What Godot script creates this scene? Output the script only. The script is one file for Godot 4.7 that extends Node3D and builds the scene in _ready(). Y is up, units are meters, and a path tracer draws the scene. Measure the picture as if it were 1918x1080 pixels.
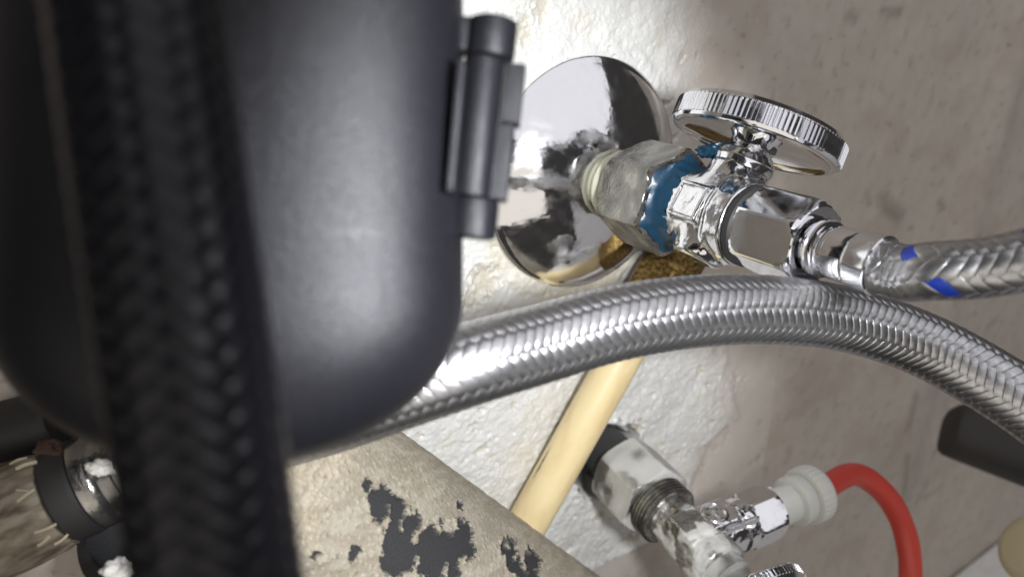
extends Node3D
# Close-up under a basin: a chrome stop valve on a plaster wall, braided hoses, a black hose weight.
# Lengths inside the builders are millimetres (MM turns them into metres).

const MM := 0.001
const EYE := Vector3(0.0, 0.42, 0.30)
const FOCAL := 1483.6                      # pixels of the 1918 x 1080 photograph at vertical fov 40
var wall_n := Vector3(0.55, -0.30, 0.78).normalized()
var wall_at := Vector3.ZERO
var wall_u := Vector3.ZERO
var wall_v := Vector3.ZERO
var names := {}
var M := {}

# ------------------------------------------------------------------ small helpers
func at(px: float, py: float, d: float) -> Vector3:      # the point at that depth (metres) on a sight line
	return EYE + Vector3((px - 959.0) / FOCAL, (540.0 - py) / FOCAL, -1.0) * d

func on_wall(px: float, py: float, off := 0.0) -> Vector3:   # where a sight line meets the wall, off mm in front
	var r := Vector3((px - 959.0) / FOCAL, (540.0 - py) / FOCAL, -1.0)
	return EYE + r * (wall_n.dot(wall_at - EYE) + off * MM) / wall_n.dot(r)

func wall_uv(px: float, py: float) -> Vector2:
	var p := on_wall(px, py) - wall_at
	return Vector2(p.dot(wall_u), p.dot(wall_v)) / MM

func frame(z: Vector3, x_hint: Vector3) -> Basis:
	var zz := z.normalized()
	var x := (x_hint - zz * x_hint.dot(zz)).normalized()
	return Basis(x, zz.cross(x), zz)

func numbered(n: String) -> String:
	if not names.has(n):
		names[n] = 0
		return n
	names[n] += 1
	return "%s_%03d" % [n, names[n]]

func thing(called: String, label: String, category: String, origin: Vector3, b := Basis.IDENTITY, group := "") -> Node3D:
	var o := Node3D.new()
	o.name = numbered(called)
	add_child(o, true)
	o.transform = Transform3D(b, origin)
	o.set_meta("label", label)
	o.set_meta("category", category)
	if group != "":
		o.set_meta("group", group)
	return o

func put(called: String, mesh: Mesh, m: Material, parent: Node, xf := Transform3D.IDENTITY, label := "") -> MeshInstance3D:
	var o := MeshInstance3D.new()
	o.name = called
	o.mesh = mesh
	o.material_override = m
	o.transform = xf
	if label != "":
		o.set_meta("label", label)
	parent.add_child(o, true)
	return o

func structure(o: Node, label: String) -> void:
	o.set_meta("kind", "structure")
	o.set_meta("label", label)

func noise(sd: int, freq: float, octaves := 3, ridged := false) -> FastNoiseLite:
	var n := FastNoiseLite.new()
	n.seed = sd
	n.noise_type = FastNoiseLite.TYPE_SIMPLEX_SMOOTH
	n.frequency = freq
	n.fractal_type = FastNoiseLite.FRACTAL_RIDGED if ridged else FastNoiseLite.FRACTAL_FBM
	n.fractal_octaves = octaves
	return n

# ------------------------------------------------------------------ textures and materials
func tex(sd: int, freq: float, octaves: int, stops: Array, side := 512) -> ImageTexture:   # stops: [position, sRGB colour]
	var im := noise(sd, freq, octaves).get_seamless_image(side, side)
	im.convert(Image.FORMAT_L8)
	var src := im.get_data()
	var lut := []
	for i in 256:
		var x := i / 255.0
		var c: Color = stops[0][1]
		for k in range(1, stops.size()):
			var a: float = stops[k - 1][0]
			var b: float = stops[k][0]
			if x >= a:
				c = (stops[k - 1][1] as Color).lerp(stops[k][1], clampf((x - a) / (b - a), 0, 1))
		lut.append(c)
	var out := PackedByteArray()
	out.resize(src.size() * 4)
	for i in src.size():
		var c: Color = lut[src[i]]
		out[i * 4] = int(c.r * 255)
		out[i * 4 + 1] = int(c.g * 255)
		out[i * 4 + 2] = int(c.b * 255)
		out[i * 4 + 3] = 255
	return ImageTexture.create_from_image(Image.create_from_data(side, side, false, Image.FORMAT_RGBA8, out))

func bumps(sd: int, freq: float, octaves: int, strength: float, side := 512) -> ImageTexture:
	var im := noise(sd, freq, octaves).get_seamless_image(side, side)
	im.convert(Image.FORMAT_RGBA8)
	im.bump_map_to_normal_map(strength)
	return ImageTexture.create_from_image(im)

func grey(v: float) -> Color:
	return Color(v, v, v)

func mat(c: Color, rough: float, metal := 0.0, spec := 0.5) -> StandardMaterial3D:       # c is a linear base colour
	var m := StandardMaterial3D.new()
	m.albedo_color = c.linear_to_srgb()
	m.roughness = rough
	m.metallic = metal
	m.metallic_specular = spec
	m.uv1_triplanar = true
	return m

func make_materials() -> void:
	var smudge := tex(11, 0.012, 5, [[0.0, grey(0.25)], [0.42, grey(0.35)], [0.6, grey(0.8)], [1.0, grey(1.0)]])
	var lumps := bumps(12, 0.012, 3, 3.0)
	var grit := bumps(13, 0.06, 4, 4.0)
	var chrome := mat(Color(0.82, 0.82, 0.84), 0.16, 1.0)
	chrome.roughness_texture = smudge
	chrome.uv1_scale = Vector3.ONE * 35.0
	M.chrome = chrome
	var flange := chrome.duplicate() as StandardMaterial3D
	flange.roughness = 0.20
	flange.normal_enabled = true
	flange.normal_texture = lumps
	flange.normal_scale = 0.32
	flange.uv1_scale = Vector3.ONE * 26.0
	M.flange = flange
	var cast := chrome.duplicate() as StandardMaterial3D
	cast.normal_enabled = true
	cast.normal_texture = lumps
	cast.normal_scale = 0.8
	cast.roughness = 0.2
	cast.uv1_scale = Vector3.ONE * 45.0
	M.cast = cast
	var stain := tex(21, 0.011, 5, [[0.0, Color(0.5, 0.5, 0.5)], [0.3, Color(0.62, 0.61, 0.6)], [0.6, Color(0.72, 0.71, 0.69)], [0.8, Color(0.88, 0.87, 0.84)], [1.0, Color(0.9, 0.9, 0.88)]])
	var stain_rough := tex(21, 0.011, 5, [[0.0, grey(0.75)], [0.5, grey(0.5)], [1.0, grey(0.95)]])
	var dull := mat(Color(0.62, 0.62, 0.61), 0.40, 0.92)
	dull.albedo_texture = stain
	dull.roughness_texture = stain_rough
	dull.normal_enabled = true
	dull.normal_texture = grit
	dull.normal_scale = 0.25
	dull.vertex_color_use_as_albedo = true
	dull.uv1_scale = Vector3(22, 16, 30)
	M.dull = dull
	# limescale: chrome with white mineral crust where the mask is bright
	var crust := tex(25, 0.010, 5, [[0.0, grey(0.5)], [0.36, grey(0.66)], [0.52, grey(0.82)], [1.0, grey(0.88)]])
	var crust_metal := tex(25, 0.010, 5, [[0.0, grey(1.0)], [0.36, grey(0.95)], [0.52, grey(0.15)], [1.0, grey(0.1)]])
	var crust_rough := tex(25, 0.010, 5, [[0.0, grey(0.25)], [0.36, grey(0.4)], [0.52, grey(0.8)], [1.0, grey(0.9)]])
	var limed := mat(Color(0.86, 0.85, 0.8), 0.8, 1.0)
	limed.albedo_texture = crust
	limed.metallic_texture = crust_metal
	limed.roughness_texture = crust_rough
	limed.normal_enabled = true
	limed.normal_texture = lumps
	limed.normal_scale = 0.35
	limed.uv1_scale = Vector3.ONE * 8.5
	M.limed = limed
	var half := limed.duplicate() as StandardMaterial3D
	half.albedo_texture = tex(26, 0.012, 5, [[0.0, grey(0.55)], [0.47, grey(0.72)], [0.57, grey(0.84)], [1.0, grey(0.9)]])
	half.metallic_texture = tex(26, 0.012, 5, [[0.0, grey(1.0)], [0.47, grey(0.95)], [0.57, grey(0.08)], [1.0, grey(0.0)]])
	half.roughness_texture = tex(26, 0.012, 5, [[0.0, grey(0.2)], [0.47, grey(0.35)], [0.57, grey(0.9)], [1.0, grey(1.0)]])
	half.uv1_scale = Vector3.ONE * 12.0
	M.half_limed = half
	var braid := mat(Color(0.70, 0.70, 0.71), 0.37, 1.0)
	braid.albedo_texture = tex(31, 0.02, 3, [[0.0, grey(0.75)], [1.0, grey(1.0)]])
	braid.uv1_scale = Vector3.ONE * 60.0
	M.braid = braid
	M.braid_blue = mat(Color(0.015, 0.05, 0.42), 0.42, 0.0)
	M.rubber = mat(Color(0.022, 0.021, 0.020), 0.6)
	M.dark_grey = mat(Color(0.045, 0.042, 0.039), 0.7)
	var black := mat(Color(0.007, 0.007, 0.0095), 0.46, 0.0, 0.44)
	black.roughness_texture = tex(41, 0.02, 4, [[0.0, grey(0.85)], [1.0, grey(1.0)]])
	black.normal_enabled = true
	black.normal_texture = bumps(42, 0.11, 4, 5.0)
	black.normal_scale = 0.55
	black.uv1_scale = Vector3.ONE * 55.0
	M.black = black
	M.nylon = mat(Color(0.006, 0.0056, 0.0085), 0.34, 0.0, 0.38)
	var cream := mat(Color(0.80, 0.655, 0.37), 0.34)
	cream.albedo_texture = tex(51, 0.009, 4, [[0.0, Color(0.93, 0.9, 0.86)], [0.5, grey(1.0)], [1.0, grey(1.0)]])
	cream.uv1_scale = Vector3(20, 20, 8)
	M.cream = cream
	M.ivory = mat(Color(0.66, 0.58, 0.38), 0.4)
	var white := mat(Color(0.82, 0.82, 0.76), 0.42)
	white.subsurf_scatter_enabled = true
	white.subsurf_scatter_strength = 0.08
	M.white = white
	M.sleeve = mat(Color(0.66, 0.65, 0.5), 0.35)
	var blue := mat(Color(0.008, 0.040, 0.075), 0.34)
	blue.normal_enabled = true
	blue.normal_texture = lumps
	blue.normal_scale = 0.8
	blue.uv1_scale = Vector3.ONE * 60.0
	M.blue = blue
	var brass := mat(Color(0.36, 0.25, 0.09), 0.45, 0.85)
	brass.albedo_texture = tex(61, 0.03, 5, [[0.0, Color(0.35, 0.3, 0.25)], [0.45, Color(0.7, 0.66, 0.6)], [0.7, grey(1.0)], [1.0, grey(1.0)]])
	brass.normal_enabled = true
	brass.normal_texture = grit
	brass.normal_scale = 0.8
	brass.uv1_scale = Vector3.ONE * 40.0
	M.brass = brass
	var red := mat(Color(0.66, 0.075, 0.055), 0.42)
	M.red = red
	var old_steel := mat(Color(0.05, 0.05, 0.052), 0.6, 0.3)
	old_steel.normal_enabled = true
	old_steel.normal_texture = grit
	old_steel.normal_scale = 0.6
	old_steel.uv1_scale = Vector3.ONE * 40.0
	M.old_steel = old_steel
	var plaster := mat(Color.WHITE, 0.42, 0.0, 0.55)
	plaster.vertex_color_use_as_albedo = true
	plaster.normal_enabled = true
	plaster.normal_texture = grit
	plaster.normal_scale = 0.7
	plaster.uv1_scale = Vector3.ONE * 30.0
	plaster.roughness_texture = tex(71, 0.05, 4, [[0.0, grey(0.7)], [1.0, grey(1.0)]])
	M.plaster = plaster
	var paint := mat(Color.WHITE, 0.62)
	paint.vertex_color_use_as_albedo = true
	paint.albedo_texture = tex(72, 0.02, 5, [[0.0, Color(0.6, 0.56, 0.52)], [0.13, Color(0.72, 0.69, 0.65)], [0.22, Color(0.955, 0.95, 0.945)], [1.0, grey(1.0)]], 1024)
	paint.normal_enabled = true
	paint.normal_texture = grit
	paint.normal_scale = 0.025
	paint.uv1_scale = Vector3(7, 7, 7)
	M.paint = paint
	var mud := mat(Color.WHITE, 0.85)
	mud.vertex_color_use_as_albedo = true
	mud.normal_enabled = true
	mud.normal_texture = grit
	mud.normal_scale = 0.5
	mud.uv1_scale = Vector3.ONE * 30.0
	M.mud = mud
	var old_pipe := mat(Color(0.46, 0.41, 0.34), 0.6, 0.25)
	old_pipe.albedo_texture = tex(81, 0.02, 5, [[0.0, Color(0.4, 0.36, 0.32)], [0.35, Color(0.7, 0.67, 0.63)], [0.6, Color(0.9, 0.89, 0.87)], [1.0, grey(1.0)]])
	old_pipe.uv1_scale = Vector3(38, 38, 12)
	M.old_pipe = old_pipe
	M.splinter = mat(Color(0.60, 0.52, 0.36), 0.8)
	M.chip = mat(Color(0.86, 0.84, 0.78), 0.85)
	M.rust = mat(Color(0.075, 0.04, 0.028), 0.9)

# ------------------------------------------------------------------ meshes
func finish(v: PackedVector3Array, n: PackedVector3Array, idx: PackedInt32Array, cols := PackedColorArray()) -> ArrayMesh:
	var a := []
	a.resize(Mesh.ARRAY_MAX)
	a[Mesh.ARRAY_VERTEX] = v
	a[Mesh.ARRAY_NORMAL] = n
	a[Mesh.ARRAY_INDEX] = idx
	if cols.size() == v.size() and v.size() > 0:
		a[Mesh.ARRAY_COLOR] = cols
	var m := ArrayMesh.new()
	m.add_surface_from_arrays(Mesh.PRIMITIVE_TRIANGLES, a)
	return m

# points in rows of nu (outward = du x dv); wrap joins the last column to the first
func smooth_grid(p: PackedVector3Array, nu: int, nv: int, wrap: bool, cols := PackedColorArray(), skip = null) -> ArrayMesh:
	var n := PackedVector3Array()
	n.resize(p.size())
	var idx := PackedInt32Array()
	var cu := nu if wrap else nu - 1
	for j in nv - 1:
		for i in cu:
			var i2 := (i + 1) % nu
			var a := j * nu + i
			var b := j * nu + i2
			var c := (j + 1) * nu + i2
			var d := (j + 1) * nu + i
			var f := (p[c] - p[a]).cross(p[d] - p[b])
			n[a] += f
			n[b] += f
			n[c] += f
			n[d] += f
			if skip != null and skip.call(p[a]):
				continue
			idx.append_array([a, c, b, a, d, c])
	for k in n.size():
		n[k] = n[k].normalized()
	return finish(p, n, idx, cols)

func crease_grid(p: PackedVector3Array, nu: int, nv: int, wrap: bool, deg := 32.0, cols := PackedColorArray()) -> ArrayMesh:
	var cu := nu if wrap else nu - 1
	var lim := cos(deg_to_rad(deg))
	var fn := PackedVector3Array()
	fn.resize(cu * (nv - 1))
	for j in nv - 1:
		for i in cu:
			var i2 := (i + 1) % nu
			fn[j * cu + i] = ((p[(j + 1) * nu + i2] - p[j * nu + i]).cross(p[(j + 1) * nu + i] - p[j * nu + i2]) * 1e6).normalized()
	var v := PackedVector3Array()
	var n := PackedVector3Array()
	var cc := PackedColorArray()
	var idx := PackedInt32Array()
	for j in nv - 1:
		for i in cu:
			var f := fn[j * cu + i]
			if f == Vector3.ZERO:
				continue
			var base := v.size()
			for k in 4:
				var ci := i + (1 if k == 1 or k == 2 else 0)
				var cj := j + (1 if k >= 2 else 0)
				var s := Vector3.ZERO
				for dj in [-1, 0]:
					var fj: int = cj + dj
					if fj < 0 or fj >= nv - 1:
						continue
					for di in [-1, 0]:
						var fi: int = ci + di
						if wrap:
							fi = posmod(fi, cu)
						elif fi < 0 or fi >= cu:
							continue
						var g := fn[fj * cu + fi]
						if g.dot(f) > lim:
							s += g
				var at_i := cj * nu + (ci % nu)
				v.append(p[at_i])
				n.append(s.normalized())
				if cols.size():
					cc.append(cols[at_i])
			idx.append_array([base, base + 2, base + 1, base, base + 3, base + 2])
	return finish(v, n, idx, cc)

# profile: (radius, height) in mm, bottom to top along the outside
func lathe(profile: Array, sides := 64, deg := 32.0) -> ArrayMesh:
	var p := PackedVector3Array()
	for q in profile:
		for i in sides:
			var th := TAU * i / sides
			p.append(Vector3(cos(th) * q.x, sin(th) * q.x, q.y) * MM)
	return crease_grid(p, sides, profile.size(), true, deg)

# r(theta, step) in mm over the heights zs
func turned(zs: Array, r: Callable, sides: int, deg := 32.0, color = null) -> ArrayMesh:
	var p := PackedVector3Array()
	var cols := PackedColorArray()
	for j in zs.size():
		for i in sides:
			var th := TAU * i / sides
			var rr: float = r.call(th, j)
			p.append(Vector3(cos(th) * rr, sin(th) * rr, zs[j]) * MM)
			if color != null:
				cols.append(color.call(th, j))
	return crease_grid(p, sides, zs.size(), true, deg, cols)

# a hexagonal nut: corner radius R, from z0 to z1, bore radius
func hex_nut(R: float, z0: float, z1: float, bore: float, turn := 0.0, worn := false, ch := 1.4) -> ArrayMesh:
	var zs := [z0, z0, z0 + ch * 0.15, z0 + ch * 0.5, z0 + ch]
	var lim := [bore, R * 0.86, R * 0.905, R * 0.96, R * 1.01]
	var mid := 6
	for k in range(1, mid):
		zs.append(lerpf(z0 + ch, z1 - ch, k / float(mid)))
		lim.append(R * 1.02)
	zs.append_array([z1 - ch, z1 - ch * 0.5, z1 - ch * 0.15, z1, z1])
	lim.append_array([R * 1.01, R * 0.955, R * 0.90, R * 0.855, bore])
	var flat := R * cos(PI / 6)
	var r := func(th: float, j: int) -> float:
		var a := fposmod(th - turn, PI / 3) - PI / 6
		return minf(minf(flat / cos(a), R * 0.994), lim[j])
	var nz := noise(5, 0.6, 3)
	var color = null
	if worn:
		color = func(th: float, j: int) -> Color:
			var a := absf(fposmod(th - turn, PI / 3) - PI / 6)
			var w := smoothstep(0.47, 0.51, a + 0.05 * nz.get_noise_2d(zs[j], th * 5.0)) * smoothstep(z1 - 4.0, z1 - 1.0, zs[j])
			return Color(1, 1, 1).lerp(Color(1.0, 0.72, 0.33), w)
	return turned(zs, r, 96, 26.0, color)

# a path through points (world metres): evenly spaced points with parallel frames
func path(pts: Array, step: float) -> Dictionary:
	var c := Curve3D.new()
	c.bake_interval = step * 0.5
	for i in pts.size():
		var a: Vector3 = pts[maxi(i - 1, 0)]
		var b: Vector3 = pts[mini(i + 1, pts.size() - 1)]
		var t := (b - a).normalized() / 3.0
		c.add_point(pts[i], -t * (pts[i] as Vector3).distance_to(a), t * (pts[i] as Vector3).distance_to(b))
	var L := c.get_baked_length()
	var count := int(L / step)
	var p := PackedVector3Array()
	for i in count + 1:
		p.append(c.sample_baked(L * i / count, true))
	var ts := PackedVector3Array()
	var ns := PackedVector3Array()
	var nrm := Vector3.ZERO
	for i in p.size():
		var t := (p[mini(i + 1, p.size() - 1)] - p[maxi(i - 1, 0)]).normalized()
		if i == 0:
			nrm = t.cross(Vector3(0.3, 0.2, 1)).normalized()
		nrm = (nrm - t * nrm.dot(t)).normalized()
		ts.append(t)
		ns.append(nrm)
	return {"p": p, "t": ts, "n": ns, "step": L / count, "length": L}

func tube(pa: Dictionary, r: Callable, sides := 32, every := 2, caps := true) -> ArrayMesh:    # r(arc length mm, theta) in mm
	var p := PackedVector3Array()
	var rows := 0
	var last: int = pa.p.size() - 1
	var picks := []
	for k in range(0, last + 1, every):
		picks.append(k)
	if picks[-1] != last:
		picks.append(last)
	var origin: Vector3 = pa.p[0]
	for q in picks.size():
		var k: int = picks[q]
		var t: Vector3 = pa.t[k]
		var n: Vector3 = pa.n[k]
		var b := t.cross(n)
		var c: Vector3 = pa.p[k] - origin
		var ends := [1.0]
		if caps and q == 0:
			ends = [0.0, 0.9, 1.0]
		elif caps and q == picks.size() - 1:
			ends = [1.0, 0.9, 0.0]
		for e in ends:
			rows += 1
			for i in sides:
				var th := TAU * i / sides
				var rr: float = r.call(k * pa.step / MM, th) * e * MM
				p.append(c + (n * cos(th) + b * sin(th)) * rr)
	return crease_grid(p, sides, rows, true, 40.0)

# one strand of a braid: a flat band of wires winding round the path, over two and under two
func strand(pa: Dictionary, R: float, N: int, tan_a: float, k: int, hand: int, width: float, wires: int, lift: float, per: float) -> ArrayMesh:
	var w := tan_a / R                       # radians per mm
	var L: float = pa.length / MM
	var crossings := L * 2.0 * w * N / TAU
	var steps := int(crossings * per)
	var cols := wires * 2 + 1
	var p := PackedVector3Array()
	p.resize((steps + 1) * cols)
	var origin: Vector3 = pa.p[0]
	var ps: PackedVector3Array = pa.p
	var ts: PackedVector3Array = pa.t
	var nn: PackedVector3Array = pa.n
	var top := ps.size() - 1
	var tilt := atan(tan_a)
	for j in steps + 1:
		var s := L * j / steps
		var th0 := TAU * k / N + hand * w * s
		var other := 2.0 * hand * w * s * N / TAU      # strands of the other hand passed so far
		# over where the two indices add up to 0 or 1 mod 4: columns of chevrons along the hose
		var ph := PI * 0.5 * (2.0 * k + other) + PI * 0.25
		var h := clampf(1.7 * sin(ph), -1.0, 1.0) * (1.0 if hand > 0 else -1.0)
		for i in cols:
			var x := (i / float(cols - 1) - 0.5) * width
			var ss := clampf(s - hand * x * sin(tilt), 0.0, L)
			var th := th0 + x * cos(tilt) / R
			var fi := ss / L * top
			var i0 := mini(int(fi), top - 1)
			var fr := fi - i0
			var c := ps[i0].lerp(ps[i0 + 1], fr)
			var t := ts[i0].lerp(ts[i0 + 1], fr)
			var n := nn[i0].lerp(nn[i0 + 1], fr)
			var b := t.cross(n)
			var crown := -0.10 * pow(absf(x) / width * 2.0, 2.0)
			var rr := R + lift * h + crown + (0.075 if i % 2 == 1 else -0.075)
			p[j * cols + i] = c - origin + (n * cos(th) + b * sin(th)) * rr * MM
	return smooth_grid(p, cols, steps + 1, false)

func braid(o: Node3D, pa: Dictionary, R: float, N: int, tan_a: float, width: float, wires: int, m: Material, tracer := [], lift := 0.17, per := 4.0) -> void:
	put("inner_tube", tube(pa, func(_s, _t): return R - 0.42, 32, 3), M.rubber, o)
	for hand in [1, -1]:
		for k in N:
			var blue: bool = tracer.size() == 2 and tracer[0] == hand and tracer[1] == k
			put("braid_strand", strand(pa, R, N, tan_a, k, hand, width, wires, lift, per), M.braid_blue if blue else m, o, Transform3D.IDENTITY, "blue tracer strand in the braid" if blue else "")

# surface nets of a field (mm); cell in mm
func nets(sdf: Callable, lo: Vector3, hi: Vector3, cell: float) -> ArrayMesh:
	var nx := int((hi.x - lo.x) / cell) + 2
	var ny := int((hi.y - lo.y) / cell) + 2
	var nz := int((hi.z - lo.z) / cell) + 2
	var val := PackedFloat32Array()
	val.resize(nx * ny * nz)
	for k in nz:
		for j in ny:
			for i in nx:
				val[(k * ny + j) * nx + i] = sdf.call(lo + Vector3(i, j, k) * cell)
	var which := PackedInt32Array()
	which.resize(nx * ny * nz)
	which.fill(-1)
	var v := PackedVector3Array()
	var nn := PackedVector3Array()
	var corners := []
	for c in 8:
		corners.append(Vector3i(c & 1, (c >> 1) & 1, (c >> 2) & 1))
	var edges := []
	for a in 8:
		for bit in [1, 2, 4]:
			if not a & bit:
				edges.append([a, a | bit])
	var e := 0.15
	for k in nz - 1:
		for j in ny - 1:
			for i in nx - 1:
				var cv := []
				var neg := 0
				for c in corners:
					var f := val[((k + c.z) * ny + j + c.y) * nx + i + c.x]
					cv.append(f)
					if f < 0:
						neg += 1
				if neg == 0 or neg == 8:
					continue
				var s := Vector3.ZERO
				var cnt := 0
				for ed in edges:
					var fa: float = cv[ed[0]]
					var fb: float = cv[ed[1]]
					if (fa < 0) != (fb < 0):
						s += Vector3(corners[ed[0]]).lerp(Vector3(corners[ed[1]]), fa / (fa - fb))
						cnt += 1
				var q := lo + (Vector3(i, j, k) + s / cnt) * cell
				which[(k * ny + j) * nx + i] = v.size()
				v.append(q * MM)
				nn.append(Vector3(sdf.call(q + Vector3(e, 0, 0)) - sdf.call(q - Vector3(e, 0, 0)), sdf.call(q + Vector3(0, e, 0)) - sdf.call(q - Vector3(0, e, 0)), sdf.call(q + Vector3(0, 0, e)) - sdf.call(q - Vector3(0, 0, e))).normalized())
	var idx := PackedInt32Array()
	var st := [1, nx, nx * ny]
	for k in range(1, nz - 1):
		for j in range(1, ny - 1):
			for i in range(1, nx - 1):
				var b := (k * ny + j) * nx + i
				for ax in 3:
					var fa := val[b]
					var fb := val[b + st[ax]]
					if (fa < 0) == (fb < 0):
						continue
					var u: int = st[(ax + 1) % 3]
					var w: int = st[(ax + 2) % 3]
					var q0 := which[b]
					var q1 := which[b - u]
					var q2 := which[b - u - w]
					var q3 := which[b - w]
					if mini(mini(q0, q1), mini(q2, q3)) < 0:
						continue
					if fa < 0:
						idx.append_array([q0, q2, q1, q0, q3, q2])
					else:
						idx.append_array([q0, q1, q2, q0, q2, q3])
	return finish(v, nn, idx)

func smin(a: float, b: float, k: float) -> float:
	var h := maxf(k - absf(a - b), 0.0) / k
	return minf(a, b) - h * h * k * 0.25

func cyl(r: float, z: float, R: float, z0: float, z1: float, rnd: float) -> float:   # a rounded cylinder, r and z measured from its axis and along it
	var dx := r - R + rnd
	var dz := absf(z - (z0 + z1) * 0.5) - (z1 - z0) * 0.5 + rnd
	return minf(maxf(dx, dz), 0.0) + Vector2(maxf(dx, 0), maxf(dz, 0)).length() - rnd

func box_d(p: Vector3, h: Vector3, rnd: float) -> float:
	var q := p.abs() - h + Vector3.ONE * rnd
	return Vector3(maxf(q.x, 0), maxf(q.y, 0), maxf(q.z, 0)).length() + minf(maxf(q.x, maxf(q.y, q.z)), 0.0) - rnd

func rounded_box(size: Vector3, rnd: float) -> ArrayMesh:     # mm, centred
	var p := PackedVector3Array()
	var sides := 32
	var rows := []
	for k in 5:
		var a := PI * 0.5 * k / 4.0
		rows.append([size.z * -0.5 + rnd * (1 - sin(a)), rnd * (1 - cos(a))])
	var full := [[-size.z * 0.5, -1.0]]
	for k in 5:
		full.append([rows[k][0] if k < 5 else 0.0, rnd * (1 - sin(PI * 0.5 * k / 4.0))])
	full = [[-size.z * 0.5, -1.0]]
	for k in 5:
		var a := PI * 0.5 * k / 4.0
		full.append([-size.z * 0.5 + rnd * (1 - cos(a)), rnd * (1 - sin(a))])
	for k in 5:
		var a := PI * 0.5 * (4 - k) / 4.0
		full.append([size.z * 0.5 - rnd * (1 - cos(a)), rnd * (1 - sin(a))])
	full.append([size.z * 0.5, -1.0])
	for f in full:
		for i in sides:
			var th := TAU * (i + 0.5) / sides
			var cx := signf(cos(th)) * (size.x * 0.5 - rnd)
			var cy := signf(sin(th)) * (size.y * 0.5 - rnd)
			if f[1] < 0:
				p.append(Vector3(0, 0, f[0]) * MM)
			else:
				var q := i % 8
				var an := PI * 0.5 * (i / 8) + PI * 0.5 * q / 7.0
				var rr: float = rnd - f[1]
				p.append(Vector3(cx + cos(an) * rr, cy + sin(an) * rr, f[0]) * MM)
	return crease_grid(p, sides, full.size(), true, 40.0)

func lump(rad: Vector3, sd: int, rough: float, freq := 0.35) -> ArrayMesh:
	var p := PackedVector3Array()
	var nz := noise(sd, freq, 4)
	for j in 25:
		var la := PI * (j / 24.0 - 0.5)
		for i in 40:
			var th := TAU * i / 40
			var d := Vector3(cos(la) * cos(th), cos(la) * sin(th), sin(la))
			var r := 1.0 + rough * nz.get_noise_3dv(d * 5.0)
			p.append(d * r * rad * MM)
	return crease_grid(p, 40, 25, true, 28.0)

# ------------------------------------------------------------------ the scene
func _ready() -> void:
	var cam := Camera3D.new()
	cam.name = "camera"
	cam.position = EYE
	var attr := CameraAttributesPhysical.new()
	attr.frustum_focal_length = 17.5 / tan(deg_to_rad(20.0))
	attr.frustum_focus_distance = 0.19
	attr.frustum_near = 0.01
	attr.frustum_far = 20.0
	attr.exposure_aperture = 22.0
	cam.attributes = attr
	cam.fov = 40.0
	cam.near = 0.01
	cam.far = 20.0
	add_child(cam)
	cam.current = true

	var env := Environment.new()
	env.background_mode = Environment.BG_COLOR
	env.background_color = Color(0.21, 0.205, 0.20)
	env.background_energy_multiplier = 1.0
	env.tonemap_mode = Environment.TONE_MAPPER_LINEAR
	env.tonemap_exposure = 1.0
	env.sdfgi_enabled = true
	env.ssao_enabled = true
	env.ssil_enabled = true
	var we := WorldEnvironment.new()
	we.name = "environment"
	we.environment = env
	add_child(we)

	# the flash that lights the plaster from beside the lens
	var lamp := SpotLight3D.new()
	lamp.name = "flash_lamp"
	lamp.light_color = Color(0.97, 0.98, 1.0)
	lamp.light_energy = 0.062
	lamp.light_size = 0.01
	lamp.spot_range = 5.0
	lamp.spot_attenuation = 2.0
	lamp.spot_angle = 30.0
	lamp.spot_angle_attenuation = 0.45
	lamp.shadow_enabled = true
	add_child(lamp)
	lamp.look_at_from_position(EYE + Vector3(0.046, 0.002, 0.0), at(850, 590, 0.21), Vector3.UP)
	# the lit room behind the open cupboard
	var room := AreaLight3D.new()
	room.name = "room_light"
	room.area_size = Vector2(0.75, 0.60)
	room.light_color = Color(1.0, 0.97, 0.93)
	room.light_energy = 0.13
	room.area_range = 8.0
	room.shadow_enabled = true
	add_child(room)
	room.look_at_from_position(EYE + Vector3(-0.10, -0.34, 0.30), at(1250, 480, 0.22), Vector3.UP)

	var door := AreaLight3D.new()
	door.name = "door_light"
	door.area_size = Vector2(1.1, 0.9)
	door.light_color = Color(0.97, 0.965, 0.985)
	door.light_energy = 0.30
	door.area_range = 8.0
	door.shadow_enabled = true
	add_child(door)
	door.look_at_from_position(EYE + Vector3(0.36, 0.40, 0.32), at(1300, 500, 0.24), Vector3.UP)

	wall_at = at(1092, 328, 0.235)
	wall_u = frame(wall_n, Vector3.RIGHT).x
	wall_v = wall_n.cross(wall_u)
	make_materials()
	build_wall()
	build_panel()
	build_drain_pipe()
	build_supply_pipe()
	build_flange()
	build_upper_valve()
	build_small_hose()
	build_lower_valve()
	build_red_tube()
	build_big_hose()
	build_weight()
	build_black_hose()
	build_right_side()
	build_corner_junk()

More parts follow.
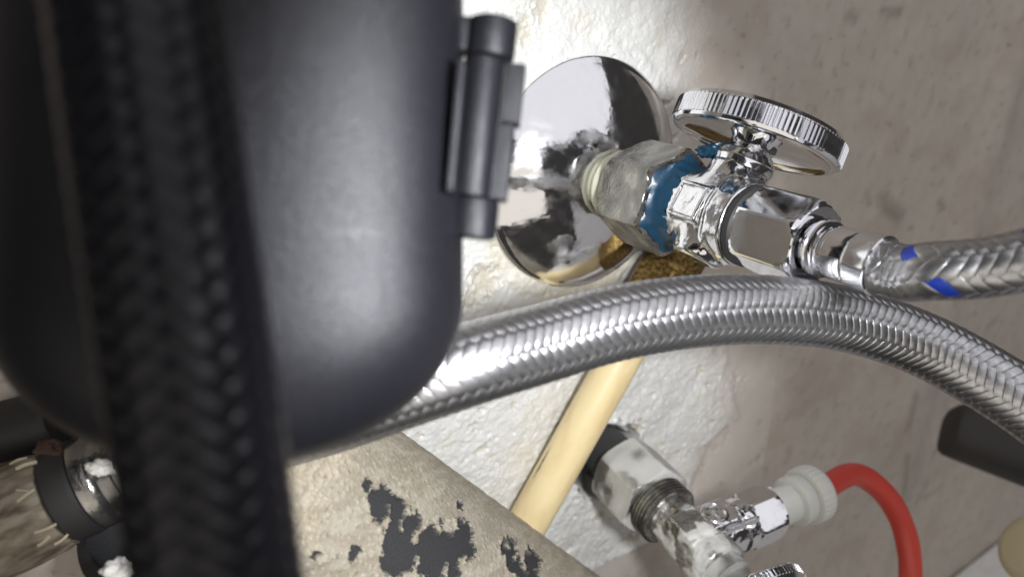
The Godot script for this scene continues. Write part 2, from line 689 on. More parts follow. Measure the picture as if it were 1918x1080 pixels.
func build_wall() -> void:
	# the smooth painted wall
	var low := noise(101, 0.02, 3)
	var spots := noise(102, 0.11, 4)
	var hole := wall_uv(1135, 862)
	var edge_px := [[1345, -200], [1345, 0], [1320, 250], [1330, 560], [1385, 690], [1392, 780], [1335, 830], [1320, 900], [1335, 1080], [1350, 1300]]
	var edge := []
	for e in edge_px:
		edge.append(wall_uv(e[0], e[1]))
	var edge_u := func(v: float) -> float:
		for k in edge.size() - 1:
			if v <= edge[k].y and v >= edge[k + 1].y:
				return lerpf(edge[k].x, edge[k + 1].x, (edge[k].y - v) / (edge[k].y - edge[k + 1].y))
		return edge[0].x if v > edge[0].y else edge[-1].x
	var ridge_a := wall_uv(1745, 690)
	var ridge_b := wall_uv(1680, 930)
	var marks := []
	for s in [[1712, 735, 1696, 800, 1.6], [1690, 850, 1683, 925, 1.8], [1752, 848, 1782, 818, 1.5], [1738, 905, 1734, 916, 1.6], [1722, 925, 1736, 934, 1.0], [1740, 932, 1768, 908, 0.9], [1655, 372, 1690, 402, 3.5], [1660, 395, 1680, 410, 2.0], [1765, 378, 1772, 388, 1.8], [1590, 30, 1604, 36, 1.8], [1655, 20, 1690, 26, 1.6], [1510, 600, 1514, 612, 0.8], [1480, 985, 1520, 975, 1.0], [1870, 600, 1850, 615, 1.6]]:
		marks.append([wall_uv(s[0], s[1]), wall_uv(s[2], s[3]), s[4]])
	var ridge_d := (ridge_b - ridge_a).normalized()
	var p := PackedVector3Array()
	var cols := PackedColorArray()
	var step := 2.0
	var nu := int(720 / step)
	var nv := int(660 / step)
	for j in nv:
		for i in nu:
			var u := -220.0 + i * step
			var v := -360.0 + j * step
			var h := low.get_noise_2d(u, v) * 1.2 - 0.5
			var off := Vector2(u, v) - ridge_a
			var across := absf(off.x * ridge_d.y - off.y * ridge_d.x)
			h += 4.0 * exp(-pow(across / 14.0, 2.0))
			p.append((wall_u * u + wall_v * v + wall_n * (h - 0.4)) * MM)
			var c := Color(0.61, 0.555, 0.49)
			c = c.lerp(Color(0.40, 0.34, 0.28), 0.55 * smoothstep(0.28, 0.6, spots.get_noise_2d(u, v * 0.8)))
			c = c.lerp(Color(0.56, 0.495, 0.425), smoothstep(0.0, 0.5, low.get_noise_2d(v * 1.3 + 90, u)))
			for k in marks:
				var ma: Vector2 = k[0]
				var q := Vector2(u, v)
				if absf(q.x - ma.x) < 40.0 and absf(q.y - ma.y) < 40.0:
					var dd := q.distance_to(Geometry2D.get_closest_point_to_segment(q, ma, k[1])) + 1.2 * spots.get_noise_2d(u * 5.0, v * 5.0)
					c = c.lerp(Color(0.24, 0.205, 0.17), 0.45 * smoothstep(k[2] * 1.6, k[2] * 0.3, dd))
			cols.append(c)
	var inside := func(q: Vector3) -> bool:
		var a := Vector2(q.dot(wall_u), q.dot(wall_v)) / MM
		return a.distance_to(hole) < 16.0
	var wall := put("wall", smooth_grid(p, nu, nv, false, cols, inside), M.paint, self, Transform3D(Basis.IDENTITY, wall_at))
	structure(wall, "smooth beige grey painted wall behind the valves, speckled with dirt")

	# the rough white plaster, a few tenths of a millimetre proud of it
	var fine := noise(111, 0.72, 3)
	var mid := noise(112, 0.22, 3)
	var big := noise(113, 0.045, 3)
	var chip := noise(114, 0.07, 4)
	var wob := noise(115, 0.09, 4)
	var pit := noise(116, 0.5, 3)
	var chip_at := []
	for s in [[905, 528, 5.5], [880, 560, 3.0], [975, 55, 4.0], [1010, 20, 3.0], [1048, 850, 3.0], [1062, 812, 2.6], [1190, 800, 3.5], [1225, 935, 3.0], [1180, 1010, 3.5]]:
		chip_at.append([wall_uv(s[0], s[1]), s[2]])
	p = PackedVector3Array()
	cols = PackedColorArray()
	step = 0.5
	var u0 := -95.0
	var v0 := -150.0
	nu = int(200 / step)
	nv = int(245 / step)
	var fl := Vector2.ZERO
	for j in nv:
		var v := v0 + j * step
		var eu: float = edge_u.call(v)
		for i in nu:
			var u := u0 + i * step
			var q := Vector2(u, v)
			var inward := eu - u + 5.0 * wob.get_noise_2d(u, v)        # mm inside the ragged edge
			var sharp := smoothstep(-55.0, -85.0, v)
			var thick := 1.3 * smoothstep(-1.0, lerpf(26.0, 9.0, sharp), inward) - 1.0 + 0.2 * sharp
			var f := fine.get_noise_2d(u, v * 0.75)
			var m := mid.get_noise_2d(u, v)
			var h := 0.20 * smoothstep(-0.3, 0.4, f) + 0.36 * m + 0.8 * big.get_noise_2d(u, v)
			h -= 0.45 * smoothstep(0.28, 0.5, pit.get_noise_2d(u * 0.8, v))
			var flat := 1.0 - 0.85 * smoothstep(lerpf(34.0, 14.0, sharp), 0.0, inward)
			h *= flat
			var ch := smoothstep(0.46, 0.52, chip.get_noise_2d(u, v))
			for s in chip_at:
				var cd := q.distance_to(s[0])
				if cd < s[1] * 2.0:
					ch = maxf(ch, smoothstep(0.0, 0.25, 1.0 - cd / s[1] + 1.1 * wob.get_noise_2d(u * 4.0, v * 4.0)))
			h -= ch * 0.9
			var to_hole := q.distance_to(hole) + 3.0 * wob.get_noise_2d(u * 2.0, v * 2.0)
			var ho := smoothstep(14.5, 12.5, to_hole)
			h -= ho * 14.0
			h += 0.9 * smoothstep(19.0, 14.5, to_hole) * (1.0 - ho) * (0.6 + 1.2 * m)
			var from_fl := q.length() + 3.0 * wob.get_noise_2d(u + 50, v)
			var caulk := smoothstep(41.0, 37.0, from_fl)
			h += caulk * 0.8
			p.append((wall_u * u + wall_v * v + wall_n * (h + thick + low.get_noise_2d(u, v) * 1.2)) * MM)
			var c := Color(0.73, 0.725, 0.685)
			c = c.lerp(Color(0.68, 0.65, 0.56), 0.6 * smoothstep(0.1, 0.5, big.get_noise_2d(v + 300, u)))
			c = c.lerp(Color(0.56, 0.51, 0.40), ch * 0.7)
			c = c.lerp(Color(0.68, 0.62, 0.46), caulk * 0.5 * smoothstep(10.0, -20.0, u + v))
			c = c.lerp(Color(0.61, 0.555, 0.49), smoothstep(lerpf(30.0, 22.0, sharp), 1.0, inward))
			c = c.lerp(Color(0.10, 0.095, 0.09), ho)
			cols.append(c)
	var pl := put("wall_plaster", smooth_grid(p, nu, nv, false, cols), M.plaster, self, Transform3D(Basis.IDENTITY, wall_at))
	structure(pl, "rough white plaster with chips and pits on the left of the wall")

func build_panel() -> void:
	# the cabinet panel that meets the wall in the lower right corner
	var a := on_wall(1782, 1082)
	var b := on_wall(1918, 975)
	var l := (b - a).normalized()
	var s := wall_n.cross(l).normalized()
	if s.y > 0:
		s = -s
	var bas := Basis(l, s, l.cross(s))
	var o := put("cabinet_panel", rounded_box(Vector3(900, 16, 760), 0.8), M.paint, self, Transform3D(bas, a + l * 0.25 + s * 0.0085 + wall_n * 0.3805))
	structure(o, "beige cabinet panel meeting the wall in the lower right corner")

func build_drain_pipe() -> void:
	var t1 := at(760, 810, 0.200)
	var q := Vector3(0.549, -0.5725, -0.607).normalized()
	var ray := (t1 - EYE).normalized()
	var m := q.cross(ray).normalized()
	if m.y < 0:
		m = -m
	var R := 30.0
	var axis := t1 - m * R * MM
	var b := frame(q, m)
	var o := thing("drain_pipe", "thick old grey drain pipe smeared with dried mud and flaking black paint", "pipe", axis, b)
	put("pipe_wall", lathe([Vector2(R - 4, -47), Vector2(R - 1.3, -47), Vector2(R - 0.9, -46.5), Vector2(R - 0.9, 219), Vector2(R - 4, 219)], 96), M.old_steel, o)
	# the crust of mud: full of holes down to the black paint
	var fine := noise(201, 0.85, 3)
	var clods := noise(205, 0.45, 4)
	var streak := noise(202, 0.12, 4)
	var gaps := noise(203, 0.034, 5)
	var gap_detail := noise(204, 0.17, 5)
	var nu := 330
	var nv := 420
	var p := PackedVector3Array()
	var cols := PackedColorArray()
	var inv := b.inverse()
	var dark_at := []
	for s in [[830, 1035, 8.5], [755, 1030, 6.0], [800, 1010, 6.0], [740, 1000, 4.5], [720, 945, 4.5], [745, 960, 4.0], [870, 1015, 6.0], [960, 1035, 6.0], [1000, 1065, 7.0], [770, 980, 4.0], [665, 1040, 2.0], [590, 1040, 1.8], [690, 905, 1.6], [865, 945, 1.6]]:
		dark_at.append([hit_pipe(s[0], s[1], axis, q, R, inv), s[2]])
	for j in nv:
		var z := -46.5 + 170.0 * j / (nv - 1)
		for i in nu:
			var th := -0.75 + 3.6 * i / (nu - 1)       # the side turned to the camera
			var w := th * R
			var f := fine.get_noise_2d(w, z * 0.8)
			var st := streak.get_noise_2d(w * 1.6 + z * 1.1, z * 0.35 - w * 0.30)
			var bare := 0.0
			for d in dark_at:
				var dd: Vector2 = d[0]
				var dist := Vector2((w - dd.x), (z - dd.y)).length()
				bare = maxf(bare, 1.0 - dist / d[1])
			var lim := bare + 0.95 * gap_detail.get_noise_2d(w * 0.8, z) + 0.5 * gaps.get_noise_2d(w, z)
			var open := smoothstep(0.25, 0.40, lim) * (1.0 if bare > 0.0 else 0.0)
			var clod := smoothstep(17.0, 6.0, z + 38.0 + 12.0 * streak.get_noise_2d(w, 77.0))
			var h := 0.35 + 0.14 * f + 0.20 * st + 0.12 * clods.get_noise_2d(w + 70.0, z * 1.3) + clod * (0.4 + 0.5 * st + 0.4 * f + 0.9 * maxf(0.0, clods.get_noise_2d(w, z)))
			h += 0.75 * smoothstep(0.05, 0.24, lim) * (1.0 if bare > 0.0 else 0.0)
			h = lerpf(h, -1.2, open)
			var r := (R - 0.8 + h)
			p.append(Vector3(cos(th) * r, sin(th) * r, z) * MM)
			var c := Color(0.285, 0.25, 0.185).lerp(Color(0.36, 0.325, 0.255), smoothstep(-0.3, 0.4, st + 0.4 * f))
			c = c.lerp(Color(0.40, 0.335, 0.235), clampf(clod, 0, 1) * 0.5)
			c = c.lerp(Color(0.26, 0.235, 0.19), smoothstep(0.1, 0.5, gaps.get_noise_2d(w + 200, z)) * 0.6)
			c = c.lerp(Color(0.50, 0.45, 0.36), 0.7 * smoothstep(0.25, 0.6, f))
			c = c.lerp(Color(0.15, 0.13, 0.10), 0.7 * smoothstep(0.3, 0.6, clods.get_noise_2d(w + 70.0, z * 1.3)))
			c = c.lerp(Color(0.035, 0.034, 0.036), smoothstep(0.15, 0.3, lim) if bare > 0.0 else 0.0)
			cols.append(c)
	put("mud_crust", smooth_grid(p, nu, nv, false, cols), M.mud, o)

func hit_pipe(px: float, py: float, axis: Vector3, q: Vector3, R: float, inv: Basis) -> Vector2:
	var d := inv * (at(px, py, 1.0) - EYE).normalized()
	var e := inv * (EYE - axis)
	var a := d.x * d.x + d.y * d.y
	var bb := e.x * d.x + e.y * d.y
	var c := e.x * e.x + e.y * e.y - R * R * MM * MM
	var disc := bb * bb - a * c
	var t := (-bb - sqrt(maxf(disc, 0.0))) / a
	var p := (e + d * t) / MM
	var th := atan2(p.y, p.x)
	if th < -0.8:
		th += TAU
	return Vector2(th * R, p.z)

func build_supply_pipe() -> void:
	var a := at(985, 985, 0.254)
	var b := at(1232, 545, 0.250)
	var dir := (b - a).normalized()
	var L := a.distance_to(b) / MM
	var o := thing("supply_pipe", "cream plastic water pipe running from brass coupling down behind the drain pipe", "pipe", a, frame(dir, Vector3(1, 0.3, 1)))
	var R := 6.6
	put("plastic_pipe", lathe([Vector2(R - 1.6, -30), Vector2(R, -30), Vector2(R, L), Vector2(R - 1.6, L)], 64), M.cream, o)
	# a dark scuff on the pipe
	var p := PackedVector3Array()
	var c0 := at(1018, 870, 0.25) - a
	var zz := c0.dot(dir) / MM
	var nz := noise(301, 0.9, 3)
	for j in 24:
		for i in 5:
			var z := zz - 6.5 + 13.0 * j / 23.0
			var wdt := 0.10 * sin(PI * j / 23.0) * (1.0 + 0.9 * nz.get_noise_1d(z * 2.0))
			var th := -1.75 + 0.02 * nz.get_noise_1d(z) + (i / 4.0 - 0.5) * wdt
			var r := R + 0.02 + 0.02 * sin(PI * i / 4.0)
			p.append(Vector3(cos(th) * r, sin(th) * r, z) * MM)
	put("scuff_mark", smooth_grid(p, 5, 24, false), mat(Color(0.07, 0.05, 0.03), 0.8), o)
	var L2 := L - 6.0
	put("brass_coupling", hex_nut(11.0, L2, L2 + 14, 6.4, 0.35), M.brass, o)
	put("brass_collar", lathe([Vector2(6.4, L2 + 13), Vector2(8.8, L2 + 13), Vector2(9.2, L2 + 13.5), Vector2(9.2, L2 + 26), Vector2(8.6, L2 + 27), Vector2(0.5, L2 + 27)], 48), M.brass, o)

func build_flange() -> void:
	var o := thing("wall_flange", "large domed chrome escutcheon flange on the plaster behind the upper valve", "flange", wall_at, frame(wall_n, Vector3.RIGHT))
	var R := 34.0
	var prof := [Vector2(R - 1.0, 0.6), Vector2(R, 0.9), Vector2(R + 0.4, 1.6), Vector2(R + 0.1, 2.3), Vector2(R - 0.8, 2.6)]
	var H := 12.0
	var RS := (pow(R - 0.8, 2.0) + H * H) / (2.0 * H)
	for k in range(1, 30):
		var r := lerpf(R - 0.8, 9.4, k / 29.0)
		prof.append(Vector2(r, 2.6 + H - RS + sqrt(RS * RS - r * r)))
	var top: float = prof[-1].y
	prof.append_array([Vector2(9.1, top - 0.2), Vector2(9.0, top - 1.5)])
	put("dome", lathe(prof, 128, 50.0), M.flange, o)

func stem_axis() -> Vector3:
	return Vector3(0.45, 0.89, 0.03).normalized()

func build_upper_valve() -> void:
	var b := frame(wall_n, stem_axis())
	var o := thing("upper_stop_valve", "chrome stop valve with ridged round knob and blue sealant, on the domed flange", "valve", wall_at + wall_n * 0.0025, b)
	put("sleeve", lathe([Vector2(6, 1), Vector2(8.6, 1), Vector2(8.6, 13.4), Vector2(9.9, 13.7), Vector2(10.2, 14.4), Vector2(9.9, 15.6), Vector2(9.4, 16.0), Vector2(9.2, 21), Vector2(6, 21)], 64), M.sleeve, o, Transform3D.IDENTITY, "milky white plastic sleeve in the flange")
	put("inlet_nut", hex_nut(14.6, 20.5, 37.0, 8.0, 0.30, true, 0.9), M.dull, o, Transform3D.IDENTITY, "dull weathered hexagonal nut")
	# blue sealant smeared round the joint
	var nz := noise(401, 0.5, 4)
	var zs := []
	var base_r := []
	var spec := [[36.6, 11.0], [36.85, 12.6], [37.1, 12.5], [37.5, 11.6], [38.0, 11.0], [38.7, 10.5], [39.5, 10.15], [40.4, 9.9], [41.4, 9.7], [42.4, 9.4], [43.2, 8.9]]
	for s in spec:
		zs.append(s[0])
		base_r.append(s[1])
	var flow := func(th: float, j: int) -> float:
		var n := nz.get_noise_3d(cos(th) * 9.0, sin(th) * 9.0, zs[j] * 0.8)
		var fall: float = 0.35 * (zs[j] - 36.6) * maxf(0.0, nz.get_noise_2d(cos(th) * 5.0 + 30.0, sin(th) * 5.0)) * 0.7
		var hexf := 0.868 / cos(fposmod(th - 0.30, PI / 3) - PI / 6)
		if j <= 2:
			return 13.2 * hexf - (0.25 if j == 2 else 0.0) + 1.1 * n
		return base_r[j] + 0.5 * n - fall
	put("blue_sealant", turned(zs, flow, 96, 60.0), M.blue, o, Transform3D.IDENTITY, "blue sealant smeared round the joint")
	var dab := put("blue_sealant", lump(Vector3(1.7, 2.0, 4.2), 403, 0.5), M.blue, o, Transform3D(Basis.IDENTITY, Vector3(14.5, 4.2, 43.5) * MM))
	dab.rotation = Vector3(0.2, 0.4, 0.3)
	# the cast body
	var pad_z := 48.5
	var lumpy := noise(404, 0.16, 2)
	var body := func(p: Vector3) -> float:
		var rz := Vector2(p.x, p.y).length()
		var d := cyl(rz, p.z, 9.3, 37.0, 56.0, 1.2)
		d = smin(d, cyl(rz, p.z, 10.2, 55.0, 60.5, 0.7), 1.2)
		var rx := Vector2(p.y, p.z - 50.5).length()
		d = smin(d, cyl(rx, p.x, 7.4, 0.0, 14.0, 2.2), 3.2)
		d = smin(d, cyl(rx, p.x, 6.6, -12.0, 0.0, 2.0), 3.0)
		var pad := box_d(p - Vector3(-0.5, 8.6, pad_z), Vector3(4.6, 1.5, 4.6), 0.4)
		pad = maxf(pad, -box_d(p - Vector3(-0.5, 10.5, pad_z), Vector3(3.7, 0.9, 3.7), 0.3))
		d = smin(d, pad, 0.5)
		return d + 0.18 * lumpy.get_noise_3dv(p)
	put("valve_body", nets(body, Vector3(-14, -12, 35), Vector3(16, 12, 62), 0.55), M.cast, o)
	put("rubber_washer", lathe([Vector2(5, 60.2), Vector2(9.0, 60.2), Vector2(9.6, 60.8), Vector2(9.6, 62.2), Vector2(9.0, 62.8), Vector2(5, 62.8)], 64), M.rubber, o)
	# bonnet, gland nut and knob on the stem
	var ax := stem_axis()
	var inv := b.inverse()
	var a_l := (inv * ax).normalized()
	var root := Vector3(0, 0, 50.5) * MM
	var up := Transform3D(frame(a_l, Vector3(0, 0, 1)), root)
	put("bonnet", lathe([Vector2(5, 11), Vector2(7.2, 12.5), Vector2(7.5, 14), Vector2(7.2, 15.5), Vector2(6.2, 17.2), Vector2(4.6, 18.2), Vector2(4.2, 18.6), Vector2(4.2, 20), Vector2(1, 20)], 64), M.chrome, o, up)
	put("gland_nut", hex_nut(6.0, 18.0, 21.0, 3.0, 0.4, false, 0.5), M.chrome, o, up)
	var k_dir := (inv * Vector3(0.35, 0.93, 0.05)).normalized()
	var kx := Transform3D(frame(k_dir, Vector3(0, 0, 1)), root + a_l * 18.8 * MM)
	knob(o, kx, 20.7, 104, 7.2, M.chrome)

func knob(o: Node3D, kx: Transform3D, R: float, ridges: int, hgt: float, m: Material) -> void:
	var sides := ridges * 6
	var zs := [2.8, 2.4, 1.4, 0.4, 0.0, 0.0, 0.25, 0.7, 1.0, 1.1, hgt - 1.7, hgt - 1.6, hgt - 1.2, hgt - 0.5, hgt + 0.1, hgt + 0.6, hgt + 1.0]
	var rs := [3.0, R * 0.55, R * 0.82, R * 0.90, R * 0.915, R * 0.945, R * 0.98, R * 0.99, R, R, R, R, R * 0.985, R * 0.96, R * 0.88, R * 0.6, 0.5]
	var prof := func(th: float, j: int) -> float:
		var r: float = rs[j]
		if j >= 9 and j <= 10:
			r += clampf(sin(th * ridges) * 1.6, -1.0, 1.0) * 0.55 - 0.15
		return r
	var head := put("knob", turned(zs, prof, sides, 30.0), m, o, kx)
	put("hub", lathe([Vector2(1, -2), Vector2(4.6, -2), Vector2(5.0, -1.5), Vector2(5.4, 1.0), Vector2(6.5, 2.6), Vector2(1, 2.7)], 48), m, head)

func build_small_hose() -> void:
	var b := frame(wall_n, stem_axis())
	var o := thing("small_braided_hose", "thin steel braided hose with blue tracer, screwed to the upper valve outlet", "hose", wall_at + wall_n * 0.0025, b)
	put("coupling_nut", hex_nut(10.2, 62.2, 79.0, 4.0, 0.42, false, 1.6), M.chrome, o)
	put("ferrule", lathe([Vector2(2, 78), Vector2(5.2, 78), Vector2(5.2, 79.6), Vector2(6.2, 79.8), Vector2(6.5, 80.4), Vector2(6.5, 81.6), Vector2(6.2, 82.2), Vector2(5.3, 82.5), Vector2(5.3, 83.6), Vector2(5.75, 84.0), Vector2(5.75, 88.4), Vector2(5.6, 88.8), Vector2(5.7, 89.2), Vector2(6.1, 89.6), Vector2(6.15, 93.8), Vector2(6.3, 94.1), Vector2(6.3, 94.6), Vector2(6.0, 94.8), Vector2(5.4, 94.5), Vector2(5.2, 92)], 64), M.chrome, o)
	var inv := Transform3D(b, wall_at + wall_n * 0.0025).affine_inverse()
	var pts := [wall_at + wall_n * 0.0905, wall_at + wall_n * 0.096, wall_at + wall_n * 0.1015]
	for q in [[1750, 508, 0.1475], [1850, 501, 0.1425], [1930, 484, 0.1395], [2030, 455, 0.137], [2140, 415, 0.136]]:
		pts.append(at(q[0], q[1], q[2]))
	var pa := path(pts, 0.0005)
	var h := Node3D.new()
	h.name = "braided_hose"
	o.add_child(h, true)
	h.transform = inv * Transform3D(Basis.IDENTITY, pa.p[0])
	braid(h, pa, 5.35, 8, 1.75, 2.15, 4, M.braid, [1, 7], 0.17, 9.0)

func lower_frame() -> Transform3D:
	return Transform3D(frame(Vector3(0.47, -0.42, 0.777), Vector3(0.88, 0.19, -0.40)), on_wall(1128, 838))

func build_lower_valve() -> void:
	var w1 := lower_frame().origin
	var b := lower_frame().basis
	var o := thing("lower_stop_valve", "smaller limescaled chrome angle valve feeding the red tube at the bottom", "valve", w1, b)
	var stub := thing("wall_pipe", "dark rusty pipe stub sticking out of the ragged hole in the plaster", "pipe", w1, b)
	put("pipe_stub", lathe([Vector2(5, -30), Vector2(8.6, -30), Vector2(8.6, 13), Vector2(9.0, 13.5), Vector2(9.0, 16), Vector2(6, 16)], 48), M.old_steel, stub)
	put("inlet_nut", hex_nut(13.2, 12.0, 31.0, 8.0, 0.3, false, 1.1), M.limed, o)
	var prof := [Vector2(6, 30)]
	for k in 5:
		var z := 31.0 + k * 1.35
		prof.append_array([Vector2(9.6, z), Vector2(10.3, z + 0.4), Vector2(10.3, z + 0.7), Vector2(9.6, z + 1.1)])
	prof.append_array([Vector2(9.4, 38.0), Vector2(6, 38.2)])
	put("thread", lathe(prof, 64), M.dull, o)
	var lumpy := noise(501, 0.2, 3)
	var cz := 50.0
	var barrel := func(p: Vector3) -> float:
		var rz := Vector2(p.x, p.y).length()
		var d := cyl(rz, p.z, 8.2 + 0.06 * (p.z - 50.0), 36.5, 62.0, 1.5)
		d = smin(d, box_d(p - Vector3(-2.0, 5.5, cz - 1.0), Vector3(5.0, 3.4, 5.5), 1.0), 1.5)
		return d + 0.4 * lumpy.get_noise_3dv(p)
	put("valve_body", nets(barrel, Vector3(-11, -11, 35), Vector3(11, 11, 64), 0.55), M.half_limed, o, Transform3D.IDENTITY, "body crusted with white limescale")
	var arm := func(p: Vector3) -> float:
		var rx := Vector2(p.y, p.z - cz).length()
		var d := cyl(rx, p.x, 7.4, -2.0, 19.0, 1.0)
		d = smin(d, cyl(rx, p.x, 8.1, 15.0, 19.6, 0.8), 0.8)
		d = smin(d, box_d(p - Vector3(7.0, 6.6, cz - 0.5), Vector3(6.5, 2.2, 5.0), 0.9), 0.8)
		# a raised ring with a bar, cast on the pad
		var e := Vector2(p.x - 6.5, p.z - cz + 0.5)
		var ring := maxf(absf(e.length() - 3.5) - 0.4, absf(p.y - 8.9) - 0.6)
		var bar := box_d(p - Vector3(6.5, 8.9, cz + 0.3), Vector3(0.45, 0.6, 2.2), 0.2)
		d = smin(d, minf(ring, bar), 0.4)
		d = smin(d, box_d(p - Vector3(9.5, 7.4, cz + 6.0), Vector3(9.0, 1.2, 0.5), 0.3), 0.5)
		return d + 0.3 * lumpy.get_noise_3dv(p)
	put("outlet_arm", nets(arm, Vector3(-4, -10, 40), Vector3(25, 11.5, 60), 0.5), M.cast, o)
	var out_x := Transform3D(Basis(Vector3(0, 1, 0), Vector3(0, 0, 1), Vector3(1, 0, 0)), Vector3(0, 0, cz) * MM)
	put("outlet_nut", hex_nut(8.9, 19.0, 30.5, 5.0, 0.25, false, 1.2), M.chrome, o, out_x)
	put("stem", lathe([Vector2(2, 60), Vector2(7.0, 60), Vector2(7.0, 66), Vector2(5.6, 67), Vector2(5.6, 73), Vector2(2, 74)], 48), M.limed, o)
	var inv := Transform3D(b, w1).affine_inverse()
	var kd := Vector3(0.40, -0.65, 0.65).normalized()
	var kc := at(1392, 1120, 0.213)
	var kx := inv * Transform3D(frame(kd, Vector3.RIGHT), kc)
	knob(o, kx, 17.0, 84, 5.0, M.chrome)

func build_red_tube() -> void:
	var w1 := lower_frame().origin
	var b := lower_frame().basis
	var start := w1 + b * (Vector3(30.0, 0, 50.0) * MM)
	var dir := b.x
	var o := thing("red_tube", "red plastic tube curving down from a white push-fit connector", "tube", start, frame(dir, Vector3(0, 1, 0.4)))
	put("connector_neck", lathe([Vector2(3, -2), Vector2(6.1, -2), Vector2(6.1, 10.6), Vector2(5, 10.8)], 48), M.white, o)
	put("connector_pin", lump(Vector3(0.8, 0.8, 0.8), 601, 0.05), M.white, o, Transform3D(Basis.IDENTITY, Vector3(3.6, -5.0, 4.6) * MM))
	put("connector_ring", lathe([Vector2(4, 8.9), Vector2(7.3, 9.0), Vector2(7.9, 9.4), Vector2(8.1, 10.2), Vector2(8.0, 13.2), Vector2(7.6, 13.9), Vector2(6.7, 14.1), Vector2(4, 14.1)], 64), M.white, o)
	var ribs := func(th: float, j: int) -> float:
		var r: float = [4.0, 7.8, 8.9, 9.2, 9.2, 9.0, 8.2, 6.0, 4.0][j]
		return r + (0.10 * sin(th * 30.0) if j >= 2 and j <= 5 else 0.0)
	put("connector_collar", turned([14.3, 14.4, 14.8, 15.6, 19.0, 20.0, 21.0, 21.6, 21.6], ribs, 180, 35.0), M.white, o)
	var p0 := start + dir * 0.016
	var p1 := start + dir * 0.0235
	var pts := [p0, p1, at(1603, 888, 0.2735), at(1657, 924, 0.279), at(1693, 988, 0.283), at(1706, 1065, 0.283), at(1700, 1180, 0.278)]
	var pa := path(pts, 0.001)
	var t := put("tube", tube(pa, func(_s, _t): return 3.95 + 0.05 * sin(_s * 0.4), 40, 1), M.red, o)
	t.transform = Transform3D(frame(dir, Vector3(0, 1, 0.4)), start).affine_inverse() * Transform3D(Basis.IDENTITY, pa.p[0])

func build_big_hose() -> void:
	var pts := []
	for q in [[330, 865, 0.150], [430, 835, 0.146], [516, 803, 0.1425], [625, 768, 0.138], [735, 729, 0.136], [868, 685, 0.137], [1008, 645, 0.144], [1153, 605, 0.151], [1303, 583, 0.159], [1450, 580, 0.168], [1595, 600, 0.176], [1740, 650, 0.178], [1895, 738, 0.173], [2010, 820, 0.168], [2120, 910, 0.164]]:
		pts.append(at(q[0], q[1], q[2]))
	var pa := path(pts, 0.0006)
	var o := thing("large_braided_hose", "thick steel braided hose arching across the middle in front of the valves", "hose", pa.p[0])
	braid(o, pa, 7.1, 10, 2.18, 1.98, 4, M.braid, [], 0.17, 7.0)

